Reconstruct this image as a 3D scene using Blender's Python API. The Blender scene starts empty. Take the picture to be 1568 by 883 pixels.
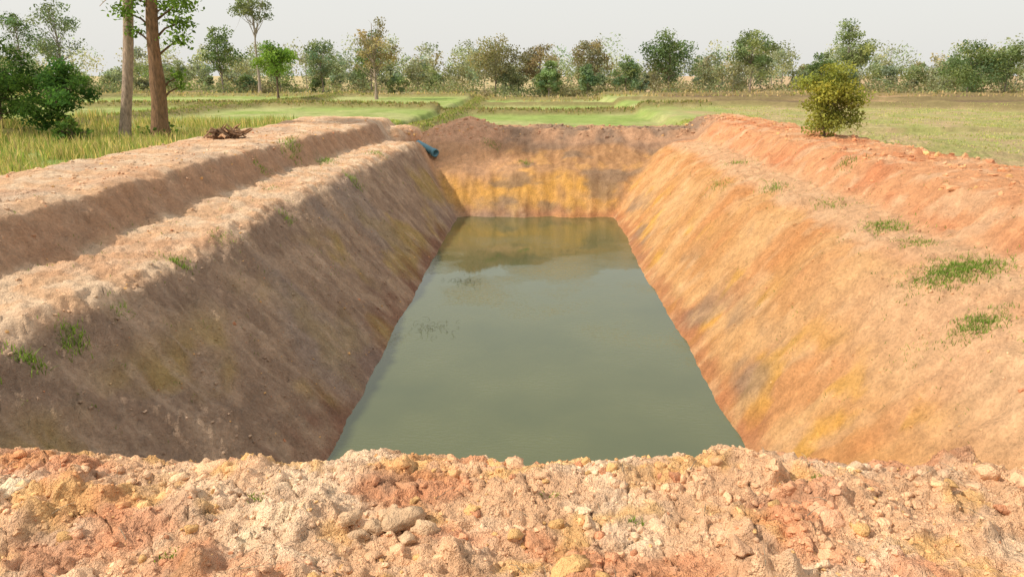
import bpy, math
import numpy as np
from mathutils import Vector
rng = np.random.default_rng(7)

# ---------------------------------------------------------------- noise
def h2(ix, iy, s):
    ix = ix.astype(np.int64); iy = iy.astype(np.int64)
    n = (ix*374761393 + iy*668265263 + s*2147483647 + 1013904223) & 0xFFFFFFFF
    n = ((n ^ (n >> 13)) * 1274126177) & 0xFFFFFFFF
    n = ((n ^ (n >> 16)) * 2246822519) & 0xFFFFFFFF
    n = n ^ (n >> 15)
    return (n & 0xFFFFFF) / float(0x1000000)

def gn(x, y, s=0):
    ix = np.floor(x); iy = np.floor(y); fx = x-ix; fy = y-iy
    u = fx*fx*fx*(fx*(fx*6-15)+10); v = fy*fy*fy*(fy*(fy*6-15)+10)
    def g(dx, dy):
        a = h2(ix+dx, iy+dy, s)*2*math.pi
        return np.cos(a)*(fx-dx)+np.sin(a)*(fy-dy)
    a = g(0,0); b = g(1,0); c = g(0,1); d = g(1,1)
    return ((a+(b-a)*u)*(1-v)+(c+(d-c)*u)*v)*1.5

def fbm(x, y, s=0, o=4, g=0.5):
    r = 0; a = 1.0; t = 0
    for i in range(o):
        r = r+a*gn(x*2**i+i*17.3, y*2**i-i*9.1, s+i); t += a; a *= g
    return r/t*1.3

def worley(x, y, s=0):
    ix = np.floor(x); iy = np.floor(y)
    f1 = np.full(x.shape, 9.0); cid = np.zeros(x.shape)
    for dx in (-1,0,1):
        for dy in (-1,0,1):
            cx = ix+dx; cy = iy+dy
            px = cx+h2(cx,cy,s); py = cy+h2(cx,cy,s+1)
            d = np.hypot(px-x, py-y); m = d < f1
            f1 = np.where(m, d, f1); cid = np.where(m, h2(cx,cy,s+2), cid)
    return f1, cid

def ss(a, b, x):
    t = np.clip((x-a)/(b-a), 0, 1); return t*t*(3-2*t)
def smax(a, b, k):
    h = np.clip(0.5+0.5*(a-b)/k, 0, 1)
    return b+(a-b)*h+k*h*(1-h)*0.6
def mix(a, b, t):
    t = t[..., None] if np.ndim(t) else t
    return a*(1-t)+np.asarray(b)*t

# ---------------------------------------------------------------- terrain
def lat(x, y):
    wl = 0.26*fbm(y*0.22, x*0.1, 31, 3)+0.13*fbm(y*0.9, x*0.4, 35, 4)+.05*fbm(y*3.2,x*1.2,37,3)
    L = -x + 0.9*ss(20,34,y)*np.clip((-x-3.3)/3,0,1) + wl*np.clip((-x-3.0)/2,0.4,1)
    R = x + (0.30*fbm(y*0.2, x*0.1, 41, 3)+0.13*fbm(y*0.9, x*0.4, 45, 4)+.05*fbm(y*3.2,x*1.2,47,3))*np.clip((x-3.0)/2,0.4,1)
    return L, R

def height(x, y, detail=True):
    L, R = lat(x, y)
    hl = np.interp(L, [0.5,3.35,4.5,5.95,6.25,7.85,8.4,8.7], [-2.2,0,1.25,2.86,3.05,3.09,3.84,3.92])
    hr = np.interp(R, [0.7,3.6,4.7,5.9,6.7,7.6,8.4,8.9], [-2.2,0,1.3,2.62,3.03,3.20,3.92,4.02])
    yn = y + 0.12*fbm(x*0.9, y*0.2, 51, 3)
    hn = np.interp(-yn, [-10.6,-8.2,-4.2,-3.85,-3.0,0], [-2.2,0,3.55,3.73,3.76,3.85])
    F = y + 0.45*fbm(x*0.35, y*0.1, 61, 3)+0.22*fbm(x*1.4, y*0.3, 62, 4)
    hf = np.interp(F, [28.8,31.4,33.1,34.2,35.6,35.9], [-2.2,0,1.75,2.2,3.2,3.47])
    h = smax(smax(hl, hr, .3), smax(hn, hf, .3), .3)
    q = np.maximum(np.maximum(-11.4-x, x-10.6), np.maximum(y-38.4, -y-4)) + 0.5*fbm(x*0.3, y*0.3, 71, 3)
    drop = ss(0, 1.8, q)
    h = h - drop*np.where(y>36,0.42,0.62)
    tot = np.clip((h-0.0)/0.6, 0.15, 1)
    h = h + 0.55*np.exp(-((x+3.2)/1.1)**2-((y-36.9)/0.9)**2)
    h = h - 0.9*np.exp(-((x+5.9-0.12*(y-36))/0.45)**2)*ss(33.2,35,y)*(1-ss(39,41,y))
    fld = ss(0.6, 1.8, q)
    wx = 1.2*fbm(x*0.05, y*0.05, 81, 3); wy = 1.4*fbm(x*0.06, y*0.06, 91, 3)
    b = np.zeros_like(h)
    for bx in (-23, -6.5, -48, 34, 62):
        b = np.maximum(b, np.exp(-((x-bx+wx*1.5)/0.8)**2)*(y > 0))
    for by in (59, 90, 74):
        lim = 1.0 if by != 74 else (x > -6)
        b = np.maximum(b, np.exp(-((y-by+wy*1.5)/0.9)**2)*lim)
    h = h + 0.42*b*fld + 0.10*fbm(x*0.15, y*0.15, 95, 3)*fld
    dist = np.hypot(x, y)
    inn = 1-fld
    top = ss(2.7, 3.3, h)*inn
    slope = inn*(1-top)
    h = h + inn*tot*0.10*fbm(x*0.55, y*0.55, 101, 4)
    side = ss(4.0,6.5,y)*(1-ss(30.5,32.5,y))
    rill = np.abs(gn(y*2.1+0.9*gn(x*1.2,y*1.2,5), x*0.6, 111))
    rr = rill*side+.5*(1-side)
    h = h - slope*tot*(0.09*side)*np.clip(0.30-rr,0,1)
    rough = np.where(x < 0, 1.0, 0.65)
    h = h + slope*tot*rough*0.07*fbm(x*2.6, y*2.6, 121, 4, .6) + slope*tot*ss(33,34,y)*.14*fbm(x*1.5,y*1.5,125,4)
    h = h + slope*tot*rough*.034*fbm(x*10,y*10,127,3,.65)
    if detail:
        near = 1-ss(5.5, 9, dist)
        wxx = x+0.09*gn(x*4,y*4,3)+.03*gn(x*11,y*11,8); wyy = y+0.09*gn(x*4,y*4,4)+.03*gn(x*11,y*11,9)
        f, c = worley(wxx*2.6, wyy*2.6, 131)
        lump = np.clip(0.62-f,0,1)*(0.1+c)*0.20
        f2, c2 = worley(wxx*6.5+3, wyy*6.5, 141)
        lump2 = np.sqrt(np.clip(0.6-f2,0,1)+.01)*.6*(c2**1.6)*0.16
        f3, c3 = worley(wxx*15, wyy*15+5, 151)
        lump3 = np.clip(0.6-f3,0,1)*c3*0.055
        pit = np.clip(.35-f2,0,1)*(c2 > .72)*.16
        msk = 0.25+0.85*ss(-0.3,0.35,fbm(x*0.9,y*0.9,161,2))
        flat = np.where(dist > 7, 0.65, 1.0)
        L_top = (x<0)&(y>6)
        flat = np.where(L_top, 0.36, flat)
        h = h + top*msk*flat*(lump+lump2) + near*top*lump3 + near*top*(0.026*fbm(x*9,y*9,175,3)+0.014*fbm(x*26,y*26,171,3))
        cr_ = np.abs(gn(x*3.1+.5*gn(x*5,y*5,6),y*3.1,177)); h = h - near*top*.04*np.clip(.06-cr_,0,1)/.06
        h = h + slope*tot*(lump2*0.45*rough+lump3*0.5-pit*rough)
        edge = inn*ss(2.3,2.9,h)*(1-ss(3.05,3.3,h))
        h = h + edge*(lump2*0.8+.05*fbm(x*3.5,y*3.5,189,3))
        ris = inn*ss(3.15,3.3,h)*(1-ss(3.7,3.95,h))*(y>6)
        h = h - ris*.18*np.clip(gn(y*1.7,x*1.2,187),0,1) + ris*.07*fbm(x*5,y*5,188,3)
        h = h + fld*(0.03*fbm(x*1.5,y*1.5,181,3))*(1-ss(60,150,dist))
        rb = fld*ss(9,11,x)*(1-ss(14,19,x))*(y<40)
        h = h + rb*(lump+lump2)*1.2
    return h

def q_out(x, y):
    return np.maximum(np.maximum(-11.4-x, x-10.6), np.maximum(y-38.4, -y-4)) + 0.5*fbm(x*0.3, y*0.3, 71, 3)

PEACH=np.array([.72,.46,.28]); PALE=np.array([.78,.57,.39]); RED=np.array([.58,.23,.11])
GREY=np.array([.37,.26,.185]); DRED=np.array([.24,.11,.07])
ORG=np.array([.60,.315,.13])

def colour(x, y, z):
    n1 = fbm(x*0.5, y*0.5, 201, 4); n2 = fbm(x*1.3, y*1.3, 211, 4); n3 = fbm(x*4, y*4, 221, 4, .65)
    n4 = fbm(x*0.25, y*0.25, 231, 3); n5 = fbm(x*1.1, y*3.2, 235, 4, .6)
    L, R = lat(x, y)
    C = np.zeros(x.shape+(3,))
    left = mix(np.broadcast_to(GREY, C.shape), [.49,.35,.245], ss(-.3,.4,n2))
    left = mix(left, [.46,.33,.115], 0.75*ss(0.05,0.4,fbm(x*0.6+8,y*0.35,241,4))*(1-ss(1.8,2.6,z)))
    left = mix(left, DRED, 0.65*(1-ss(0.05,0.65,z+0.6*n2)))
    left = mix(left, [.37,.30,.255], 0.5*ss(.05,.4,n4))
    left = mix(left, [.57,.42,.30], .5*ss(.15,.5,n5))
    right = mix(np.broadcast_to(ORG, C.shape), [.68,.40,.19], ss(-.3,.35,n1))
    right = mix(right, [.58,.26,.105], 0.65*ss(0.0,0.4,fbm(x*0.35+3,y*0.6,251,4)))
    right = mix(right, [.72,.46,.28], 0.8*(1-ss(9,15,y+2*n1))*ss(1.0,2.6,z))
    right = mix(right, [.68,.37,.075], .65*ss(.10,.35,fbm(x*.8+4,y*.8,257,4))*(1-ss(1.2,2.2,z)))
    right = mix(right, [.27,.20,.15], 0.7*ss(.02,.35,fbm(x*.7,y*.35,255,4))*(1-ss(.5,1.7,z)))
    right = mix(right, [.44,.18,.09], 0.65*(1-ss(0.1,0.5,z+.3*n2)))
    right = mix(right, [.74,.47,.26], .4*ss(.12,.45,n2))
    far = mix(np.broadcast_to(np.array([.70,.38,.10]), C.shape), [.46,.26,.13], ss(.9,1.8,z+1.3*n1))
    far = mix(far, [.66,.37,.14], ss(.05,.3,n2)*.6*(z<2.6))
    far = mix(far, [.27,.19,.13], ss(.0,.25,fbm(x*.4+2,y*.6+z*.5,258,4))*.75)
    far = mix(far, [.35,.225,.155], ss(2.5,3.1,z+.4*n1)*.9)
    far = mix(far, [.68,.39,.22], (1-ss(-2.5,-.3,x+1.2*n1))*ss(1.2,2,z)*.85)
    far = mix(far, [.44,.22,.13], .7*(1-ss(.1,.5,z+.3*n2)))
    wr = ss(-.6,.6,x)
    C = mix(left, right, wr)
    wf = ss(-0.8,0.8,(y-31.6)-0.9*np.maximum(0,np.abs(x)-3.4)+0.5*n1)
    C = mix(C, far, wf)
    topl = mix(np.broadcast_to(PEACH, C.shape), PALE, ss(-.2,.3,n2))
    topl = mix(topl, [.64,.36,.21], .5*ss(.05,.4,n1))
    topl = mix(topl, [.50,.38,.29], .45*ss(.1,.4,n4))
    topr = mix(np.broadcast_to(np.array([.67,.34,.175]), C.shape), RED, ss(-.1,.4,n1)*.75)
    topr = mix(topr, PEACH, ss(.0,.45,n2)*.7)
    topf = mix(np.broadcast_to(np.array([.34,.23,.16]), C.shape), [.52,.31,.19], ss(-.2,.3,n1))
    topf = mix(topf, [.72,.42,.26], (1-ss(-2.4,-1,x+n2))*.9)
    top = mix(topl, topr, ss(-1,1,x))
    top = mix(top, topf, ss(33,35,y)*ss(-7,-5,x)*(1-ss(8,10,x)))
    topn = mix(np.broadcast_to(np.array([.80,.49,.29]), C.shape), [.86,.61,.41], ss(-.15,.35,n2))
    topn = mix(topn, [.78,.45,.15], .6*ss(.08,.38,fbm(x*2.2,y*2.2,261,4)))
    topn = mix(topn, [.68,.28,.14], .65*ss(.12,.42,fbm(x*1.1+9,y*1.5,271,4)+0.06*(x>0)))
    topn = mix(topn, [.52,.34,.23], .4*ss(.2,.45,fbm(x*3.1+9,y*3.1,275,4)))
    top = mix(top, topn, 1-ss(4.5,7,y))
    wt = ss(2.80,3.05,z+0.10*n2)
    riserL = ss(7.8,7.95,L)*(1-ss(8.25,8.55,L))*(x<0)*(y<34)
    C = mix(C, top, wt)
    C = mix(C, [.45,.28,.18], riserL*.8*wt)
    benchR = (x>0)*(1-ss(7.4,7.9,R))*ss(5.5,6.5,y)*(y<33)
    C = mix(C, [.68,.44,.26], benchR*wt*.75)
    C = C*(1+0.22*n3)[...,None]
    q = q_out(x, y)
    fld = ss(0.5,1.7,q)
    g = mix(np.broadcast_to(np.array([.32,.41,.12]), C.shape), [.43,.45,.19], ss(-.2,.3,fbm(x*.12,y*.12,281,4)))
    g = mix(g, [.25,.34,.085], ss(0,.4,fbm(x*.4,y*.25,291,4))*.6)
    dry = mix(np.broadcast_to(np.array([.45,.38,.19]), C.shape), [.37,.37,.14], ss(-.2,.3,fbm(x*.35,y*.25,301,4)))
    dry = mix(dry, [.53,.37,.23], ss(.0,.35,fbm(x*.5,y*.5,305,4))*.6)
    wd = np.maximum(ss(-2,6,x-8-(y-40)*.1+6*n4)*1.0, ss(2,8,-x-22+ (y-30)*.35)*(1-ss(38,50,y))*.7)
    f = mix(g, dry, wd)
    br = ss(58,66,y+4*n4)*ss(12,18,x)
    f = mix(f, [.50,.32,.19], br*.95)
    f = mix(f, [.12,.085,.065], br*ss(-.02,.08,fbm(x*.035,y*.16,311,4))*.85)
    f = mix(f, [.50,.37,.22], ss(90,98,y+4*n4)*.8)
    wx = 1.2*fbm(x*0.05, y*0.05, 81, 3); wy = 1.4*fbm(x*0.06, y*0.06, 91, 3)
    b = np.zeros_like(x)
    for bx in (-23, -6.5, -48, 34, 62):
        b = np.maximum(b, np.exp(-((x-bx+wx*1.5)/1.0)**2)*(y > 0))
    for by in (59, 90, 74):
        lim = 1.0 if by != 74 else (x > -6)
        b = np.maximum(b, np.exp(-((y-by+wy*1.5)/1.3)**2)*lim)
    f = mix(f, [.25,.20,.09], np.clip(b*1.4,0,1)*.85)
    f = f*(1+.18*fbm(x*1.1,y*.7,321,3))[...,None]
    C = mix(C, f, fld)
    return np.clip(C, 0.01, 0.9)

# ---------------------------------------------------------------- mesh builder
class MB:
    def __init__(s): s.v=[]; s.f=[]; s.c=[]; s.n=0
    def add(s, V, F, C, m=0, smooth=False):
        V=np.asarray(V,float); F=np.asarray(F,np.int64); C=np.asarray(C,float)
        if C.ndim==1: C=np.broadcast_to(C,(len(V),3))
        s.v.append(V); s.c.append(C); s.f.append((F+s.n, m, smooth)); s.n+=len(V)
    def build(s, name, mats, parent=None):
        V=np.concatenate(s.v); C=np.concatenate(s.c)
        me=bpy.data.meshes.new(name)
        me.vertices.add(len(V)); me.vertices.foreach_set('co', V.astype(np.float32).ravel())
        li=np.concatenate([f.ravel() for f,_,_ in s.f])
        tot=np.concatenate([np.full(len(f), f.shape[1]) for f,_,_ in s.f])
        mi=np.concatenate([np.full(len(f), m) for f,m,_ in s.f])
        sm=np.concatenate([np.full(len(f), k) for f,_,k in s.f])
        st=np.concatenate([[0],np.cumsum(tot)[:-1]])
        me.loops.add(len(li)); me.loops.foreach_set('vertex_index', li.astype(np.int32))
        me.polygons.add(len(tot))
        me.polygons.foreach_set('loop_start', st.astype(np.int32))
        me.polygons.foreach_set('loop_total', tot.astype(np.int32))
        me.polygons.foreach_set('material_index', mi.astype(np.int32))
        me.polygons.foreach_set('use_smooth', sm.astype(bool))
        a=me.attributes.new('Col','FLOAT_COLOR','POINT')
        a.data.foreach_set('color', np.concatenate([C,np.ones((len(C),1))],1).astype(np.float32).ravel())
        me.update(calc_edges=True)
        for m in mats: me.materials.append(m)
        ob=bpy.data.objects.new(name, me); bpy.context.scene.collection.objects.link(ob)
        if parent: ob.parent=parent
        return ob

def tube(mb, pts, rad, col, m=0, n=7):
    pts=np.asarray(pts,float); rad=np.asarray(rad,float); k=len(pts)
    t=np.gradient(pts,axis=0); t/=np.linalg.norm(t,axis=1)[:,None]+1e-9
    ref=np.array([1,0,0]) if abs(t[0][0])<.8 else np.array([0,1,0])
    u=np.cross(t,ref); u/=np.linalg.norm(u,axis=1)[:,None]+1e-9; w=np.cross(t,u)
    a=np.linspace(0,2*math.pi,n,endpoint=False)
    V=pts[:,None]+rad[:,None,None]*(np.cos(a)[None,:,None]*u[:,None]+np.sin(a)[None,:,None]*w[:,None])
    V=V.reshape(-1,3); i=np.arange(k-1)[:,None]*n; j=np.arange(n)[None]; j2=(j+1)%n
    F=np.stack([i+j,i+j2,i+n+j2,i+n+j],-1).reshape(-1,4)
    mb.add(V,F,col,m,True)

def leaves(mb, P, size, C, m=1, up=0.3, asp=0.6):
    N=len(P); a=rng.normal(size=(N,3)); a/=np.linalg.norm(a,axis=1)[:,None]
    b=rng.normal(size=(N,3)); b[:,2]-=up; b-=a*(a*b).sum(1)[:,None]; b/=np.linalg.norm(b,axis=1)[:,None]
    s=(size*rng.uniform(.55,1.35,N))[:,None]
    nrm=np.cross(a,b)
    V=np.stack([P-b*s*.5, P+a*s*asp*.5+nrm*s*.12, P+b*s*.5, P-a*s*asp*.5+nrm*s*.12],1).reshape(-1,3)
    F=np.arange(N*4).reshape(N,4)
    mb.add(V,F,np.repeat(C,4,0),m,False)

def tree_parts(mb, x, y, z0, h, cw, cb, nl, ls, col, K=18, tr=None, bark=(.16,.11,.075), lean=0., crad=.22, cd=None, top=0.5, limb=True, sides=7, lx=None, wob=.012, trunkk=7):
    cd=cd or cw; tr=tr or h*.022; col=np.array(col); bark=np.array(bark)
    lx=rng.normal()*lean if lx is None else lx; ly=rng.normal()*lean
    k=trunkk; t=np.linspace(0,1,k); hh=h*.86
    pts=np.stack([x+lx*t*h+np.cumsum(rng.normal(0,wob*h,k))*(t>0)*.5, y+ly*t*h+np.cumsum(rng.normal(0,wob*h,k))*(t>0)*.5, z0-.15+t*hh],1)
    rad=tr*(1-.85*t); rad[0]*=1.45; rad=rad*(1+rng.uniform(-.06,.1,k))
    tube(mb,pts,rad,bark,0,sides)
    cz=z0+cb*h; H=h*(1-cb)
    d=rng.normal(size=(K,3)); d/=np.linalg.norm(d,axis=1)[:,None]
    r=rng.uniform(.1,1,K)**.5
    cen=d*r[:,None]*np.array([cw*.5*(1-crad),cd*.5*(1-crad),H*.5*(1-crad)])
    tt=(cen[:,2]/(H*.5)+1)/2
    taper=1-np.clip(tt-top,0,1)*.8
    cen[:,0]*=taper; cen[:,1]*=taper
    cen+=np.array([x+lx*h*.7,y+ly*h*.7,cz+H*.5])
    cr=cw*crad*rng.uniform(.55,1.25,K)
    w=cr**2; cnt=rng.multinomial(nl,w/w.sum())
    for i in range(K):
        if limb:
            f=np.clip((cen[i,2]-z0)/h*rng.uniform(.55,.85),.12,.95)
            p0=np.array([np.interp(f*h*.98,pts[:,2]-z0,pts[:,j]) for j in range(3)])
            p2=cen[i]; pm=(p0+p2)/2+np.array([0,0,-.06*h])*rng.uniform(-.2,1)+rng.normal(0,.02*h,3)
            s=np.linspace(0,1,5)[:,None]; q=(1-s)**2*p0+2*s*(1-s)*pm+s*s*p2
            r0=np.interp(f,[0,1],[tr,tr*.15])*.5
            tube(mb,q,np.linspace(r0,r0*.2,5),bark,0,max(4,sides-2))
            for _ in range(2):
                e=p2+rng.normal(0,1,3)*cr[i]*.7
                tube(mb,np.array([q[3],(q[3]+e)/2+rng.normal(0,.05,3)*cr[i],e]),[r0*.3,r0*.2,r0*.08],bark,0,4)
        n=cnt[i]
        if n==0: continue
        dd=rng.normal(size=(n,3)); dd/=np.linalg.norm(dd,axis=1)[:,None]
        P=cen[i]+dd*(rng.uniform(0,1,n)**.5)[:,None]*cr[i]*np.array([1,1,.72])*rng.uniform(.8,1.15,(n,1))
        P[:,2]=np.maximum(P[:,2],z0+.05)
        b=rng.uniform(.62,1.3); hue=rng.normal(0,.08)
        c=col*b*(1+np.array([hue,0,-hue]))
        C=c[None]*rng.uniform(.7,1.3,(n,1))
        leaves(mb,P,ls,np.clip(C,0.005,.9))

def hz(x,y): return float(height(np.array([float(x)]),np.array([float(y)]))[0])

# ---------------------------------------------------------------- materials
def nodes(name):
    m=bpy.data.materials.new(name); m.use_nodes=True; nt=m.node_tree; nt.nodes.clear()
    o=nt.nodes.new('ShaderNodeOutputMaterial'); return m,nt,o
def soil_mat(name, bump=1.0):
    m,nt,o=nodes(name); N=nt.nodes.new; Lk=nt.links.new
    p=N('ShaderNodeBsdfPrincipled'); p.inputs['Roughness'].default_value=.95; p.inputs['Specular IOR Level'].default_value=.1
    at=N('ShaderNodeAttribute'); at.attribute_name='Col'
    tc=N('ShaderNodeNewGeometry')
    def noise(s,d=6,r=.6):
        n=N('ShaderNodeTexNoise'); n.inputs['Scale'].default_value=s; n.inputs['Detail'].default_value=d; n.inputs['Roughness'].default_value=r
        Lk(tc.outputs['Position'],n.inputs['Vector']); return n
    n1=noise(3.0,7,.75); n2=noise(18,4,.7); n3=noise(90,2,.6)
    def rng_(n,a,b,lo,hi):
        r=N('ShaderNodeMapRange'); r.inputs[1].default_value=a; r.inputs[2].default_value=b; r.inputs[3].default_value=lo; r.inputs[4].default_value=hi
        Lk(n.outputs['Fac'],r.inputs[0]); return r
    a=rng_(n1,.3,.7,.78,1.2); b=rng_(n2,.3,.7,.80,1.18)
    mu=N('ShaderNodeMath'); mu.operation='MULTIPLY'; Lk(a.outputs[0],mu.inputs[0]); Lk(b.outputs[0],mu.inputs[1])
    vm=N('ShaderNodeVectorMath'); vm.operation='SCALE'; Lk(at.outputs['Color'],vm.inputs[0]); Lk(mu.outputs[0],vm.inputs['Scale'])
    sp=rng_(n3,.62,.72,0,.35); mx=N('ShaderNodeMix'); mx.data_type='RGBA'; Lk(sp.outputs[0],mx.inputs[0]); Lk(vm.outputs[0],mx.inputs[6])
    v2=N('ShaderNodeVectorMath'); v2.operation='SCALE'; Lk(vm.outputs[0],v2.inputs[0]); v2.inputs['Scale'].default_value=1.25
    Lk(v2.outputs[0],mx.inputs[7])
    Lk(mx.outputs[2],p.inputs['Base Color'])
    ad=N('ShaderNodeMath'); ad.operation='MULTIPLY_ADD'; Lk(n3.outputs['Fac'],ad.inputs[0]); ad.inputs[1].default_value=.35; Lk(n2.outputs['Fac'],ad.inputs[2])
    ad2=N('ShaderNodeMath'); ad2.operation='MULTIPLY_ADD'; Lk(n1.outputs['Fac'],ad2.inputs[0]); ad2.inputs[1].default_value=2.0; Lk(ad.outputs[0],ad2.inputs[2])
    bp=N('ShaderNodeBump'); bp.inputs['Strength'].default_value=.9; bp.inputs['Distance'].default_value=.07*bump
    Lk(ad2.outputs[0],bp.inputs['Height']); Lk(bp.outputs[0],p.inputs['Normal'])
    Lk(p.outputs[0],o.inputs[0]); return m
def leaf_mat(name='foliage'):
    m,nt,o=nodes(name); N=nt.nodes.new; Lk=nt.links.new
    at=N('ShaderNodeAttribute'); at.attribute_name='Col'
    p=N('ShaderNodeBsdfDiffuse')
    t=N('ShaderNodeBsdfTranslucent'); mx=N('ShaderNodeMixShader'); mx.inputs[0].default_value=.4
    Lk(at.outputs['Color'],p.inputs['Color'])
    v=N('ShaderNodeVectorMath'); v.operation='MULTIPLY'; v.inputs[1].default_value=(1.3,1.4,.7); Lk(at.outputs['Color'],v.inputs[0]); Lk(v.outputs[0],t.inputs['Color'])
    Lk(p.outputs[0],mx.inputs[1]); Lk(t.outputs[0],mx.inputs[2]); Lk(mx.outputs[0],o.inputs[0]); return m
def bark_mat():
    m,nt,o=nodes('bark'); N=nt.nodes.new; Lk=nt.links.new
    p=N('ShaderNodeBsdfPrincipled'); p.inputs['Roughness'].default_value=.9
    at=N('ShaderNodeAttribute'); at.attribute_name='Col'; g=N('ShaderNodeNewGeometry')
    mp=N('ShaderNodeMapping'); mp.inputs['Scale'].default_value=(9,9,2.2); Lk(g.outputs['Position'],mp.inputs[0])
    n=N('ShaderNodeTexNoise'); n.inputs['Scale'].default_value=1.4; n.inputs['Detail'].default_value=8; n.inputs['Roughness'].default_value=.7; Lk(mp.outputs[0],n.inputs['Vector'])
    r=N('ShaderNodeMapRange'); r.inputs[1].default_value=.3; r.inputs[2].default_value=.7; r.inputs[3].default_value=.4; r.inputs[4].default_value=1.5; Lk(n.outputs['Fac'],r.inputs[0])
    v=N('ShaderNodeVectorMath'); v.operation='SCALE'; Lk(at.outputs['Color'],v.inputs[0]); Lk(r.outputs[0],v.inputs['Scale']); Lk(v.outputs[0],p.inputs['Base Color'])
    b=N('ShaderNodeBump'); b.inputs['Distance'].default_value=.12; b.inputs['Strength'].default_value=1; Lk(n.outputs['Fac'],b.inputs['Height']); Lk(b.outputs[0],p.inputs['Normal'])
    Lk(p.outputs[0],o.inputs[0]); return m
SOIL=soil_mat('dry_soil'); CLOD=soil_mat('clod_soil',.5); LEAF=leaf_mat(); BARK=bark_mat()

# ---------------------------------------------------------------- ground sheet
rows=np.concatenate([np.linspace(-60,1.2,36,endpoint=False), np.linspace(1.2,2.2,20,endpoint=False), np.arange(2.2,4.7,.012),
    np.arange(4.7,9,.06), 9+ (np.linspace(0,1,430,endpoint=False)**1.15)*31, 40+np.linspace(0,1,160,endpoint=False)**1.4*80, np.geomspace(120,2600,40)])
nc=680; u=np.linspace(-1,1,nc); no=30
def cw_(y): return np.where(y<3.2, 4.2, 4.2+(y-3.2)*.8)
cc=cw_(rows)
outn=np.concatenate([[0.],np.geomspace(.6,2600,no-1)])
X=np.concatenate([-(cc[:,None]+(outn[::-1][None]+.25)), cc[:,None]*u[None], cc[:,None]+(outn[None]+.25)],1)
Y=np.broadcast_to(rows[:,None],X.shape).copy()
Z=height(X,Y)
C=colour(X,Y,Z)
nr,ncx=X.shape
i=np.arange(nr-1)[:,None]*ncx; j=np.arange(ncx-1)[None]
F=np.stack([i+j,i+j+1,i+ncx+j+1,i+ncx+j],-1).reshape(-1,4)
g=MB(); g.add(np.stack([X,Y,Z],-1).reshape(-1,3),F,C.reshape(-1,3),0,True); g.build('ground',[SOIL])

# ---------------------------------------------------------------- clods
import bmesh
def ico(s):
    b=bmesh.new(); bmesh.ops.create_icosphere(b,subdivisions=s,radius=1)
    V=np.array([v.co[:] for v in b.verts]); b.verts.ensure_lookup_table(); Fc=np.array([[v.index for v in f.verts] for f in b.faces]); b.free(); return V,Fc
ICO={k:ico(k) for k in (1,2,3)}
def clods(mb, x, y, s, lvl, tint=None, sink=.05):
    V0,F0=ICO[lvl]; n=len(x); M=len(V0)
    V=np.broadcast_to(V0,(n,M,3)).copy()
    for k in range(5):
        nn=rng.normal(size=(n,1,3)); nn/=np.linalg.norm(nn,axis=2,keepdims=True)
        d=rng.uniform(.4,.85,(n,1)); e=np.maximum(0,(V*nn).sum(2)-d); V-=nn*e[...,None]
    for fr,am in ((2.2,.18),(4.5,.12)):
        ph=rng.uniform(0,6.28,(n,1,3)); fq=rng.normal(0,fr,(n,3,3))
        V*=1+am*np.sin(np.einsum('nmi,nij->nmj',V,fq)+ph).sum(2,keepdims=True)*.6
    V*=(1+.055*rng.normal(size=(n,M,1)))
    V*=rng.uniform(.7,1.25,(n,1,3))*np.array([1,1,.75])
    z=height(x,y); V=V*s[:,None,None]
    a=rng.uniform(0,6.28,n); c,sn=np.cos(a)[:,None],np.sin(a)[:,None]
    vx=V[...,0]*c-V[...,1]*sn; vy=V[...,0]*sn+V[...,1]*c
    W=np.stack([vx+x[:,None],vy+y[:,None],V[...,2]+(z+s*sink)[:,None]],-1).reshape(-1,3)
    Fc=(F0[None]+np.arange(n)[:,None,None]*M).reshape(-1,3)
    col=colour(x,y,z)*rng.uniform(.92,1.15,(n,1))
    t=rng.random(n); col=np.where((t<.08)[:,None],np.array([.76,.46,.20])*rng.uniform(.8,1.1,(n,1)),col)
    col=np.where(((t>.18)&(t<.22))[:,None],np.array([.66,.31,.17])*rng.uniform(.8,1.1,(n,1)),col)
    if tint is not None: col=np.broadcast_to(np.array(tint),(n,3))*rng.uniform(.9,1.1,(n,1))
    mb.add(W,Fc,np.repeat(np.clip(col,0,.9),M,0),0,lvl>1)
mb=MB()
def psz(n,lo,hi,a=2.2):
    t=rng.random(n); return (lo**(1-a)+t*(hi**(1-a)-lo**(1-a)))**(1/(1-a))
def clump(n,x0,x1,y0,y1,k=40,sp=.16):
    cx=rng.uniform(x0,x1,k); cy=rng.uniform(y0,y1,k); ii=rng.integers(k,size=n); return np.clip(cx[ii]+rng.normal(0,sp,n),x0,x1), np.clip(cy[ii]+rng.normal(0,sp,n),y0,y1)
n=6000; clods(mb,rng.uniform(-4.2,4.2,n),rng.uniform(2.3,4.2,n),psz(n,.005,.018),1)
n=800; cx,cy=clump(n,-4.2,4.2,2.3,4.05,90); clods(mb,cx,cy,psz(n,.016,.045),2)
n=80; clods(mb,rng.uniform(-4.2,4.2,n),rng.uniform(2.3,3.95,n),psz(n,.04,.085),3,None,-.2)
n=130; clods(mb,rng.uniform(-4.2,4.2,n),rng.uniform(3.6,4.0,n),psz(n,.02,.06),2,None,-.1)
xx=np.array([-.93,-.80,-.68,-.55,-.86,-.62,-.74]); yy=np.array([3.2,3.16,3.24,3.18,3.1,3.1,3.3]); clods(mb,xx,yy,np.array([.075,.065,.085,.07,.05,.055,.055]),3,(.66,.45,.28),.25)
mb.build('dirt_clods',[CLOD])
mb=MB()
n=1200; yy=rng.uniform(5,37,n); clods(mb,-rng.uniform(8.2,11.8,n)+.7*ss(20,34,yy),yy,psz(n,.02,.08),1)
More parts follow.
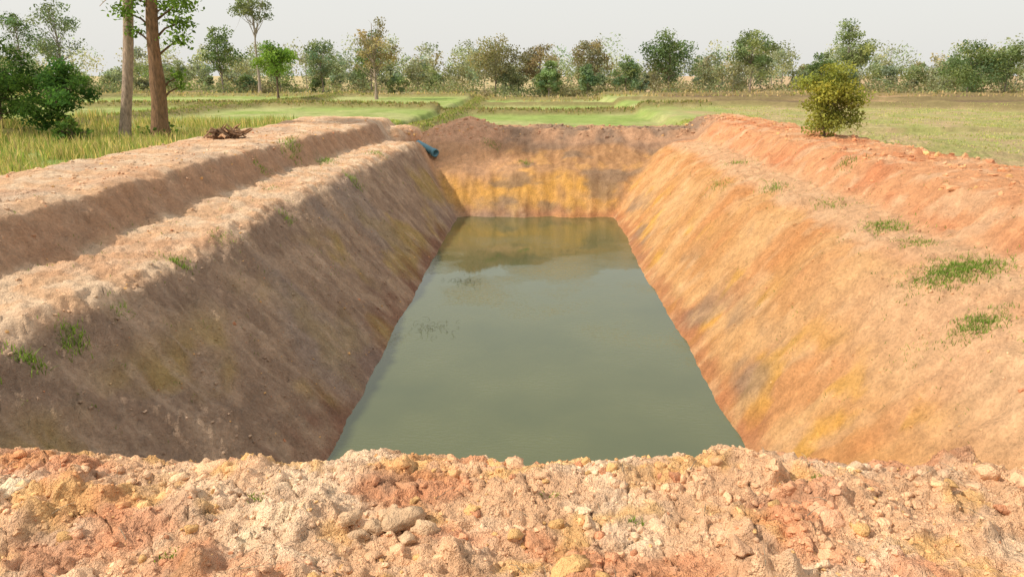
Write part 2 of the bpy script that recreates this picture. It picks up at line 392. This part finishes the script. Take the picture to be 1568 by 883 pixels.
n=500; yy=rng.uniform(5,35,n); clods(mb,-rng.uniform(6.0,8.4,n)+.5*ss(20,34,yy),yy,psz(n,.015,.05),1)
n=2400; yy=rng.uniform(5,37,n); clods(mb,rng.uniform(8.2,12.8,n),yy,psz(n,.02,.12),1)
n=700; yy=rng.uniform(5,35,n); clods(mb,rng.uniform(5.8,8.2,n),yy,psz(n,.012,.05),1)
n=900; clods(mb,rng.uniform(-7,10,n),rng.uniform(35.3,38.5,n),psz(n,.03,.14),1)
n=2200; clods(mb,-rng.uniform(3.4,6.2,n),rng.uniform(5,33,n),psz(n,.01,.045),1)
n=900; clods(mb,rng.uniform(3.6,6.2,n),rng.uniform(5,33,n),psz(n,.01,.035),1)
mb.build('soil_rubble',[CLOD])

# ---------------------------------------------------------------- water
m,nt,o=nodes('pond_water'); N=nt.nodes.new; Lk=nt.links.new
p=N('ShaderNodeBsdfPrincipled'); p.inputs['Roughness'].default_value=.025; p.inputs['IOR'].default_value=1.62
ge=N('ShaderNodeNewGeometry')
n1=N('ShaderNodeTexNoise'); n1.inputs['Scale'].default_value=.35; n1.inputs['Detail'].default_value=5; Lk(ge.outputs['Position'],n1.inputs['Vector'])
cr=N('ShaderNodeValToRGB'); cr.color_ramp.elements[0].position=.3; cr.color_ramp.elements[0].color=(.070,.088,.034,1); cr.color_ramp.elements[1].position=.7; cr.color_ramp.elements[1].color=(.105,.118,.045,1)
Lk(n1.outputs['Fac'],cr.inputs[0]); Lk(cr.outputs[0],p.inputs['Base Color'])
mp=N('ShaderNodeMapping'); mp.inputs['Scale'].default_value=(5,12,1); mp.inputs['Rotation'].default_value=(0,0,.25); Lk(ge.outputs['Position'],mp.inputs[0])
n2=N('ShaderNodeTexNoise'); n2.inputs['Scale'].default_value=1.3; n2.inputs['Detail'].default_value=3; Lk(mp.outputs[0],n2.inputs['Vector'])
mr=N('ShaderNodeMapRange'); mr.inputs[1].default_value=.45; mr.inputs[2].default_value=.62; mr.inputs[3].default_value=.03; mr.inputs[4].default_value=.8; Lk(n1.outputs['Fac'],mr.inputs[0])
bp=N('ShaderNodeBump'); bp.inputs['Distance'].default_value=.012; Lk(mr.outputs[0],bp.inputs['Strength']); Lk(n2.outputs['Fac'],bp.inputs['Height']); Lk(bp.outputs[0],p.inputs['Normal'])
Lk(p.outputs[0],o.inputs[0])
w=MB(); w.add([[-4.7,6.5,0],[4.9,6.5,0],[4.9,33,0],[-4.7,33,0]],[[0,1,2,3]],[.1,.1,.1]); w.build('pond_water',[m])

# ---------------------------------------------------------------- trees
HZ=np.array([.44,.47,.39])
def hazec(c,f): return np.array(c)*(1-f)+HZ*f  # aerial haze painted into leaf colour, stronger for farther tree layers
def tree(name,x,y,*a,**k):
    b=MB(); tree_parts(b,x,y,hz(x,y),*a,**k); return b.build(name,[BARK,LEAF])
G=(.12,.185,.055); LG=(.20,.26,.08); BR=(.29,.22,.13); DG=(.09,.145,.045); BG=(.19,.245,.135)
b=MB(); x0,y0=-16.5,32.0; z0=hz(x0,y0)
tree_parts(b,x0,y0,z0,15,8,.68,3400,.32,(.12,.18,.045),K=22,tr=.36,bark=(.25,.14,.075),lx=.07,crad=.2,sides=14,trunkk=16,wob=.005)
for (dx,dz,r,n_) in ((-1.0,5.3,.5,130),(1.0,4.9,.55,200),(1.4,5.6,.6,260),(-.5,5.9,.5,140),(.95,2.7,.3,70),(1.3,4.2,.45,140),(.5,5.6,.5,140),(1.0,2.3,.25,50),(-.9,4.6,.35,90)):
    c=np.array([x0+dx+.07*dz,y0+rng.normal()*.3,z0+dz])
    tube(b,[[x0+.06*dz,y0,z0+dz-.7],[x0+dx*.5+.06*dz,y0,z0+dz-.25],c],[.06,.04,.02],(.2,.12,.07),0,6)
    d=rng.normal(size=(n_,3))*np.array([r,r,r*.6])*.6; leaves(b,c+d,.18,np.array([[.16,.25,.055]])*rng.uniform(.5,1.4,(n_,1)))
n_=260; d=rng.normal(size=(n_,3))*[.3,.3,.25]; leaves(b,np.array([x0,y0,z0+.25])+d,.2,np.array([[.12,.20,.05]])*rng.uniform(.5,1.3,(n_,1)))
b.build('roadside_tree',[BARK,LEAF])
b=MB(); x1,y1=-18.3,32.2; z1=hz(x1,y1); k=40; t=np.linspace(0,1,k)
tube(b,np.stack([x1+1.6*t+.12*np.sin(t*4),y1+0*t,z1-.1+t*9.5],1),(.23-.05*t)*(1+.035*(np.arange(k)%2))*(1+.4*np.exp(-t*25)),(.46,.34,.26),0,14)
for a in np.linspace(0,2*math.pi,17,endpoint=False):
    el=rng.uniform(-.1,1.0); Ln=2.6; s=np.linspace(0,1,12); a+=rng.normal()*.15
    r_=s*Ln*math.cos(el*.6); zz=z1+9.4+s*Ln*math.sin(el)-1.7*s**2
    pts=np.stack([x1+1.5+np.cos(a)*r_,y1+np.sin(a)*r_,zz],1); tube(b,pts,np.linspace(.035,.008,12),(.18,.16,.06),0,4)
    for q in range(2,12):
        for sd in (-1,1):
            p0=pts[q]; dr=np.array([np.cos(a)*.5-np.sin(a)*sd,np.sin(a)*.5+np.cos(a)*sd,-.45]); e=p0+dr*.75*(1-.4*s[q]); wv=np.array([np.cos(a),np.sin(a),0])*.05
            b.add([p0-wv,p0+wv,e+wv*.2,e-wv*.2],[[0,1,2,3]],np.array([.11,.16,.045])*rng.uniform(.6,1.3),1)
for a,zt in ((2.8,6.3),(3.4,6.0)):
    s=np.linspace(0,1,8); pts=np.stack([x1+1.05+np.cos(a)*s*1.2,y1+np.sin(a)*s*.6,z1+zt-s**2*.7+.2*s],1); tube(b,pts,np.linspace(.03,.01,8),(.5,.28,.12),0,5)
b.build('palm_tree',[BARK,LEAF])
for (x,y,h,wd,nl,c,nm) in ((-20.4,31,3.7,3.9,5600,(.08,.15,.04),'dark_green_shrub'),(-23.6,32,4.1,4.2,5000,(.09,.16,.045),'dark_green_shrub'),(-18.9,29.5,1.2,1.7,700,(.12,.19,.05),'low_bush'),(-23,27,1.7,2.0,900,(.20,.22,.08),'low_bush'),(-27,36,3.6,4,2800,(.14,.20,.07),'dark_green_shrub'),(-21,26.5,1.2,1.8,500,(.40,.32,.16),'low_bush')):
    tree(nm,x,y,h,wd,.05,nl,.15,c,K=34,tr=.07,crad=.15,lean=.03)
tree('bright_green_tree',-24.6,71,6.0,5.0,.36,3600,.24,(.21,.31,.07),K=26,tr=.14,crad=.18)
tree('sparse_brown_tree',-17,80,9.2,5.4,.18,2300,.22,(.38,.31,.20),K=38,tr=.17,bark=(.36,.28,.22),crad=.14)
tree('tall_slender_tree',-36,97,14.5,5.5,.55,2000,.30,(.26,.30,.18),K=20,tr=.2,bark=(.36,.3,.25),crad=.17)
tree('yellow_green_shrub',9.75,24.8,2.6,2.6,-.08,7500,.10,(.30,.31,.075),K=60,tr=.05,bark=(.18,.14,.08),crad=.15,lean=.02,top=.6)
big=[(-64,100,13,8,.2,2600,BG,'eucalyptus_tree'),(-72,104,12,8,.2,2400,G,'eucalyptus_tree'),(-42,100,9.5,6.5,.22,2500,G,'broadleaf_tree'),
 (-5.5,106,9.4,9.5,.05,4600,(.28,.25,.135),'broadleaf_tree'),(1,108,8.8,7,.05,3200,BR,'broadleaf_tree'),(19,106,9.0,8.8,.06,4400,(.11,.18,.055),'broadleaf_tree'),
 (31,108,9.6,7.8,.12,4400,(.22,.28,.11),'broadleaf_tree'),(46,112,10.8,7.6,.10,4400,(.24,.295,.11),'broadleaf_tree'),(38,100,5.6,5,.08,2200,(.12,.195,.055),'broadleaf_tree'),
 (56,98,6.8,9,.03,4200,(.13,.20,.06),'broadleaf_tree'),(62,100,6.4,7,.03,2800,(.15,.215,.07),'broadleaf_tree'),(74,98,8.8,8,.03,3800,DG,'broadleaf_tree'),
 (2,98,5.2,3.8,.02,2400,(.18,.27,.11),'young_tree'),(7,99,4.8,3.6,.02,2200,(.19,.28,.14),'young_tree'),(12,98,5.0,4.8,.02,2700,(.18,.27,.13),'young_tree'),
 (-29,102,8,5.5,.15,2100,BG,'broadleaf_tree'),(-22.5,103,8.5,6,.1,2700,G,'broadleaf_tree'),(8.5,112,8.4,7,.05,2800,(.29,.23,.13),'broadleaf_tree')]
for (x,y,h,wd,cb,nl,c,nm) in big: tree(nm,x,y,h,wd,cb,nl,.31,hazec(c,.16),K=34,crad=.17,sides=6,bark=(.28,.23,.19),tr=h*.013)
b=MB()
pal=[G,LG,BG,(.23,.23,.12),(.17,.21,.10),(.28,.23,.14),(.14,.20,.07)]
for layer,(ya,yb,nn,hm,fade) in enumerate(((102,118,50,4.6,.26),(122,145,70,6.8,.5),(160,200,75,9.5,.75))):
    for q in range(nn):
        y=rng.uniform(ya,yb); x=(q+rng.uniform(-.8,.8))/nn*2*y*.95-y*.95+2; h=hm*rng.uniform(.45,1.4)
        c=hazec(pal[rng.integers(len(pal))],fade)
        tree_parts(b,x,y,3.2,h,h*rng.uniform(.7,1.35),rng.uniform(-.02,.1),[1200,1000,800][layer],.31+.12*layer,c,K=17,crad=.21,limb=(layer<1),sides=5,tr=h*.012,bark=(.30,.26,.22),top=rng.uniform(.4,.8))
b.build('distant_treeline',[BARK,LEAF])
b=MB()
for q in range(360):
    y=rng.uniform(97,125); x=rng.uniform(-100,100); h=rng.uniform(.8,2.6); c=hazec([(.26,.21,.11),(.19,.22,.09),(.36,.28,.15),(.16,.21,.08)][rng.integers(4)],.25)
    n_=150; d=rng.normal(size=(n_,3)); d/=np.linalg.norm(d,axis=1)[:,None]; d[:,2]=np.abs(d[:,2])
    P=np.array([x,y,3.2])+d*(rng.random((n_,1))**.4)*np.array([h*1.6,h,h]); leaves(b,P,.36,c*rng.uniform(.6,1.3,(n_,1)),0)
b.build('undergrowth',[LEAF])

# ---------------------------------------------------------------- grass
def blades(mb,x,y,h,w,C,lean=.35):
    n=len(x); z=height(x,y)-.01; a=rng.uniform(0,6.28,n); la=rng.uniform(0,6.28,n); l=np.abs(rng.normal(0,lean,n))*h
    wx=np.cos(a)*w*.5; wy=np.sin(a)*w*.5
    V=np.stack([np.stack([x-wx,y-wy,z],1),np.stack([x+wx,y+wy,z],1),
      np.stack([x+wx*.7+np.cos(la)*l*.4,y+wy*.7+np.sin(la)*l*.4,z+h*.6],1),np.stack([x-wx*.7+np.cos(la)*l*.4,y-wy*.7+np.sin(la)*l*.4,z+h*.6],1),
      np.stack([x+np.cos(la)*l,y+np.sin(la)*l,z+h],1)],1).reshape(-1,3)
    i=np.arange(n)[:,None]*5
    mb.add(V,i+np.array([[0,1,2,3]]),np.repeat(C,5,0),0)
    mb.f.append((i+np.array([[3,2,4]])+mb.n-len(V),0,False))
b=MB()
W=[(-6.0,11.7,.18,.2,150,.09),(-5.95,8.6,.16,.22,190,.1),(-6.0,7.8,.14,.16,130,.1),(-6.1,7.1,.1,.2,70,.1),(-5.8,23,.25,.4,130,.13),(-5.95,17,.15,.3,90,.1),
 (-8.1,24.2,.3,.7,220,.15),(-7.3,25.3,.3,.5,160,.13),(-5.9,9.6,.12,.15,50,.08),(-6.0,13.4,.2,.3,70,.08),(-8.0,21,.2,.4,70,.12),(-6.1,28,.4,.4,90,.12),(-7.0,19,.2,.3,40,.08),
 (6.75,11.2,.62,.45,2300,.075),(6.2,9.6,.34,.28,800,.07),(7.0,14.2,.4,.45,600,.08),(6.9,12.8,.3,.3,260,.07),(5.8,22.6,.35,.6,160,.1),(6.7,20.2,.3,.6,260,.1),(6.4,8.6,.2,.2,120,.07),(5.6,10,.3,.3,70,.06),
 (7.0,17,.4,.5,160,.09),(-2.0,35,.4,.3,120,.12),(-0.4,33.9,.3,.2,100,.12),(7,25,.4,.8,120,.12),(8.2,19,.3,.5,80,.12),(.55,3.25,.035,.03,26,.035),(-1.75,2.9,.06,.05,50,.035),(1.6,3.6,.05,.03,26,.045),(-1.5,3.4,.05,.04,26,.035),(.1,3.5,.04,.03,10,.05)]
for (x,y,rx,ry,n_,h) in W:
    blades(b,x+rng.normal(0,rx*.55,n_),y+rng.normal(0,ry*.55,n_),h*rng.uniform(.4,1.2,n_),.006+h*.09*rng.uniform(.6,1.2,n_),np.array([[.20,.29,.065]])*rng.uniform(.55,1.5,(n_,1)),.8)
n_=700; xs=rng.choice([-1,1],n_)*rng.uniform(4.6,8.6,n_); ys=rng.uniform(6,33,n_)
for k in range(3):
    blades(b,xs+rng.normal(0,.03,n_),ys+rng.normal(0,.03,n_),rng.uniform(.02,.07,n_),np.full(n_,.012),np.array([[.2,.26,.07]])*rng.uniform(.6,1.4,(n_,1)),.8)
b.build('weed_tufts',[LEAF])
b=MB()
def patch(x,y,h,w,cols,lean=.35):
    q=q_out(x,y); k=q>.7; x=x[k]; y=y[k]; n_=len(x); c=np.array(cols)[rng.integers(len(cols),size=n_)]*rng.uniform(.65,1.35,(n_,1)); blades(b,x,y,h*rng.uniform(.4,1.2,n_),w*rng.uniform(.6,1.3,n_),c,lean)
DRYC=[(.66,.50,.27),(.52,.42,.20),(.34,.35,.12),(.24,.31,.09)]
cx=rng.uniform(-30,-13,420); cy=rng.uniform(15,40,420); ii=rng.integers(420,size=22000)
patch(cx[ii]+rng.normal(0,.35,22000),cy[ii]+rng.normal(0,.35,22000),.5,.035,DRYC)
patch(rng.uniform(-32,-12,12000),rng.uniform(12,42,12000),.2,.03,[(.34,.41,.12),(.46,.42,.17),(.28,.36,.1)])
n_=18000; cx=rng.uniform(11.5,40,900); cy=rng.uniform(14,58,900); ii=rng.integers(900,size=n_)
patch(cx[ii]+rng.normal(0,.5,n_),cy[ii]+rng.normal(0,.5,n_),.08,.05,[(.46,.47,.17),(.55,.47,.25),(.36,.42,.13)])
for bx in (-23,-6.5):
    n_=3000; y=rng.uniform(40,95,n_); x=bx-1.5*1.2*fbm(np.full(n_,bx)*.05,y*.05,81,3)+rng.normal(0,.4,n_); patch(x,y,.16,.09,[(.30,.31,.12),(.38,.31,.16),(.22,.28,.08)])
n_=4500; x=rng.uniform(-60,14,n_); y=59-1.5*1.4*fbm(x*.06,np.full(len(x),59)*.06,91,3)+rng.normal(0,.45,n_); patch(x,y,.2,.12,[(.33,.29,.13),(.42,.32,.17),(.22,.25,.08)])
n_=5000; x=rng.uniform(-70,70,n_); y=rng.uniform(88,98,n_); patch(x,y,.35,.2,[(.5,.40,.22),(.58,.43,.25),(.36,.36,.15)])
n_=5000; patch(rng.uniform(-10,12,n_),rng.uniform(39.5,42,n_),.12,.05,[(.4,.46,.13),(.46,.44,.18)])
b.build('field_grass',[LEAF])

# ---------------------------------------------------------------- straw and twigs
b=MB()
for _ in range(90):
    x=rng.uniform(-3.3,3.3); y=rng.uniform(2.4,4.0); a=rng.uniform(0,3.14); l=rng.uniform(.04,.16); z=hz(x,y)+.012
    tube(b,[[x,y,z],[x+np.cos(a)*l*.5,y+np.sin(a)*l*.5,z+.015],[x+np.cos(a)*l,y+np.sin(a)*l,z+rng.uniform(-.01,.03)]],[.0022,.002,.0012],np.array([.66,.53,.36])*rng.uniform(.6,1.1),0,4)
b.build('straw_litter',[BARK])
for (x,y,n_,sp) in ((-2.0,20.9,55,.45),(-2.4,16.6,45,.5)):
    b=MB()
    for _ in range(n_):
        px=x+rng.normal(0,sp*.6); py=y+rng.normal(0,sp*.6); l=rng.uniform(.04,.15); a=rng.uniform(0,6.28); ln=rng.uniform(.6,2.4)
        tube(b,[[px,py,-.03],[px+np.cos(a)*l*.3*ln,py+np.sin(a)*l*.3*ln,l*.5],[px+np.cos(a)*l*ln,py+np.sin(a)*l*ln,l*rng.uniform(.1,.8)]],[.004,.003,.002],(.12,.115,.06),0,4)
    b.build('water_weed',[BARK])
b=MB(); bx,by=-10.4,24.6; bz=hz(bx,by)
for _ in range(80):
    a=rng.uniform(0,6.28); l=rng.uniform(.25,.75); px=bx+rng.normal(0,.27); py=by+rng.normal(0,.22); e=rng.uniform(-.1,.7); d=np.array([np.cos(a)*l,np.sin(a)*l*.7,e*l]); z=bz+rng.uniform(.03,.32)
    p0=np.array([px,py,z]); r=rng.uniform(.015,.06); tube(b,[p0-d*.4,p0+rng.normal(0,.04,3),p0+d*.4+rng.normal(0,.05,3)],[r,r*.9,r*.4],np.array([.38,.22,.12])*rng.uniform(.4,1.5),0,6)
b.build('brush_pile',[BARK])
# blue drain pipe lying on the corner of the far bank
m,nt,o=nodes('blue_pvc'); p=nt.nodes.new('ShaderNodeBsdfPrincipled'); nz=nt.nodes.new('ShaderNodeTexNoise'); nz.inputs['Scale'].default_value=9
r=nt.nodes.new('ShaderNodeValToRGB'); r.color_ramp.elements[0].color=(.05,.17,.23,1); r.color_ramp.elements[1].color=(.11,.30,.38,1); nt.links.new(nz.outputs[0],r.inputs[0]); nt.links.new(r.outputs[0],p.inputs['Base Color']); p.inputs['Roughness'].default_value=.45; nt.links.new(p.outputs[0],o.inputs[0])
def ring_pipe(name,A,B,ro,ri,mat):
    A=np.array(A,float);B=np.array(B,float);t=(B-A)/np.linalg.norm(B-A);u=np.cross(t,[0,0,1.]);u/=np.linalg.norm(u);v=np.cross(t,u);n=28;a=np.linspace(0,2*math.pi,n,endpoint=False)
    c=np.cos(a)[:,None]*u+np.sin(a)[:,None]*v
    st=[A+c*ro,(B-t*.16)+c*ro,(B-t*.16)+c*ro*1.13,B+c*ro*1.13,B+c*ri,A+c*ri]; V=np.concatenate(st); F=[]
    for k in range(5):
        for q in range(n): F.append([k*n+q,k*n+(q+1)%n,(k+1)*n+(q+1)%n,(k+1)*n+q])
    x=MB(); x.add(V,F,[.1,.2,.3],0,True); return x.build(name,[mat])
hh=3.9
for hq in np.arange(2.6,4.4,.02):
    if hz(-1.31*hq,9.43*hq) > 6-hq+.02: hh=hq; break
mx_,my_,mz_=-1.31*hh,9.43*hh,6-hh
ring_pipe('blue_drain_pipe',(mx_-.75,my_+.45,mz_+.52),(mx_+.22,my_-.50,mz_+.16),.17,.14,m)

# ---------------------------------------------------------------- light, sky, camera
EL=math.radians(45)
sd=Vector((.95*math.cos(EL),.31*math.cos(EL),-math.sin(EL)))
l=bpy.data.lights.new('sun','SUN'); l.energy=4.5; l.angle=math.radians(2.0); l.color=(1,.89,.73)
lo=bpy.data.objects.new('sun',l); lo.rotation_euler=sd.to_track_quat('-Z','Y').to_euler(); lo.location=(-30,-10,40); bpy.context.scene.collection.objects.link(lo)
w=bpy.data.worlds.new('World'); bpy.context.scene.world=w; w.use_nodes=True; nt=w.node_tree; nt.nodes.clear()
o=nt.nodes.new('ShaderNodeOutputWorld'); sk=nt.nodes.new('ShaderNodeTexSky'); sk.sky_type='NISHITA'; sk.sun_disc=False
sk.sun_elevation=EL; sk.sun_rotation=math.radians(252); sk.dust_density=4; sk.air_density=1.2
b1=nt.nodes.new('ShaderNodeBackground'); b1.inputs[1].default_value=.13; nt.links.new(sk.outputs[0],b1.inputs[0])
b2=nt.nodes.new('ShaderNodeBackground'); b2.inputs[0].default_value=(.93,.92,.88,1); b2.inputs[1].default_value=1.0
mx=nt.nodes.new('ShaderNodeMixShader'); mx.inputs[0].default_value=.82; nt.links.new(b1.outputs[0],mx.inputs[1]); nt.links.new(b2.outputs[0],mx.inputs[2]); nt.links.new(mx.outputs[0],o.inputs[0])
c=bpy.data.cameras.new('camera'); c.sensor_width=36; c.lens=25.26; c.clip_end=6000; c.clip_start=.05
co=bpy.data.objects.new('camera',c); co.location=(0,0,6); co.rotation_euler=(math.radians(73.5),0,math.radians(1.67)); bpy.context.scene.collection.objects.link(co)
s=bpy.context.scene; s.camera=co; s.view_settings.view_transform='Standard'; s.view_settings.look='None'; s.view_settings.exposure=0
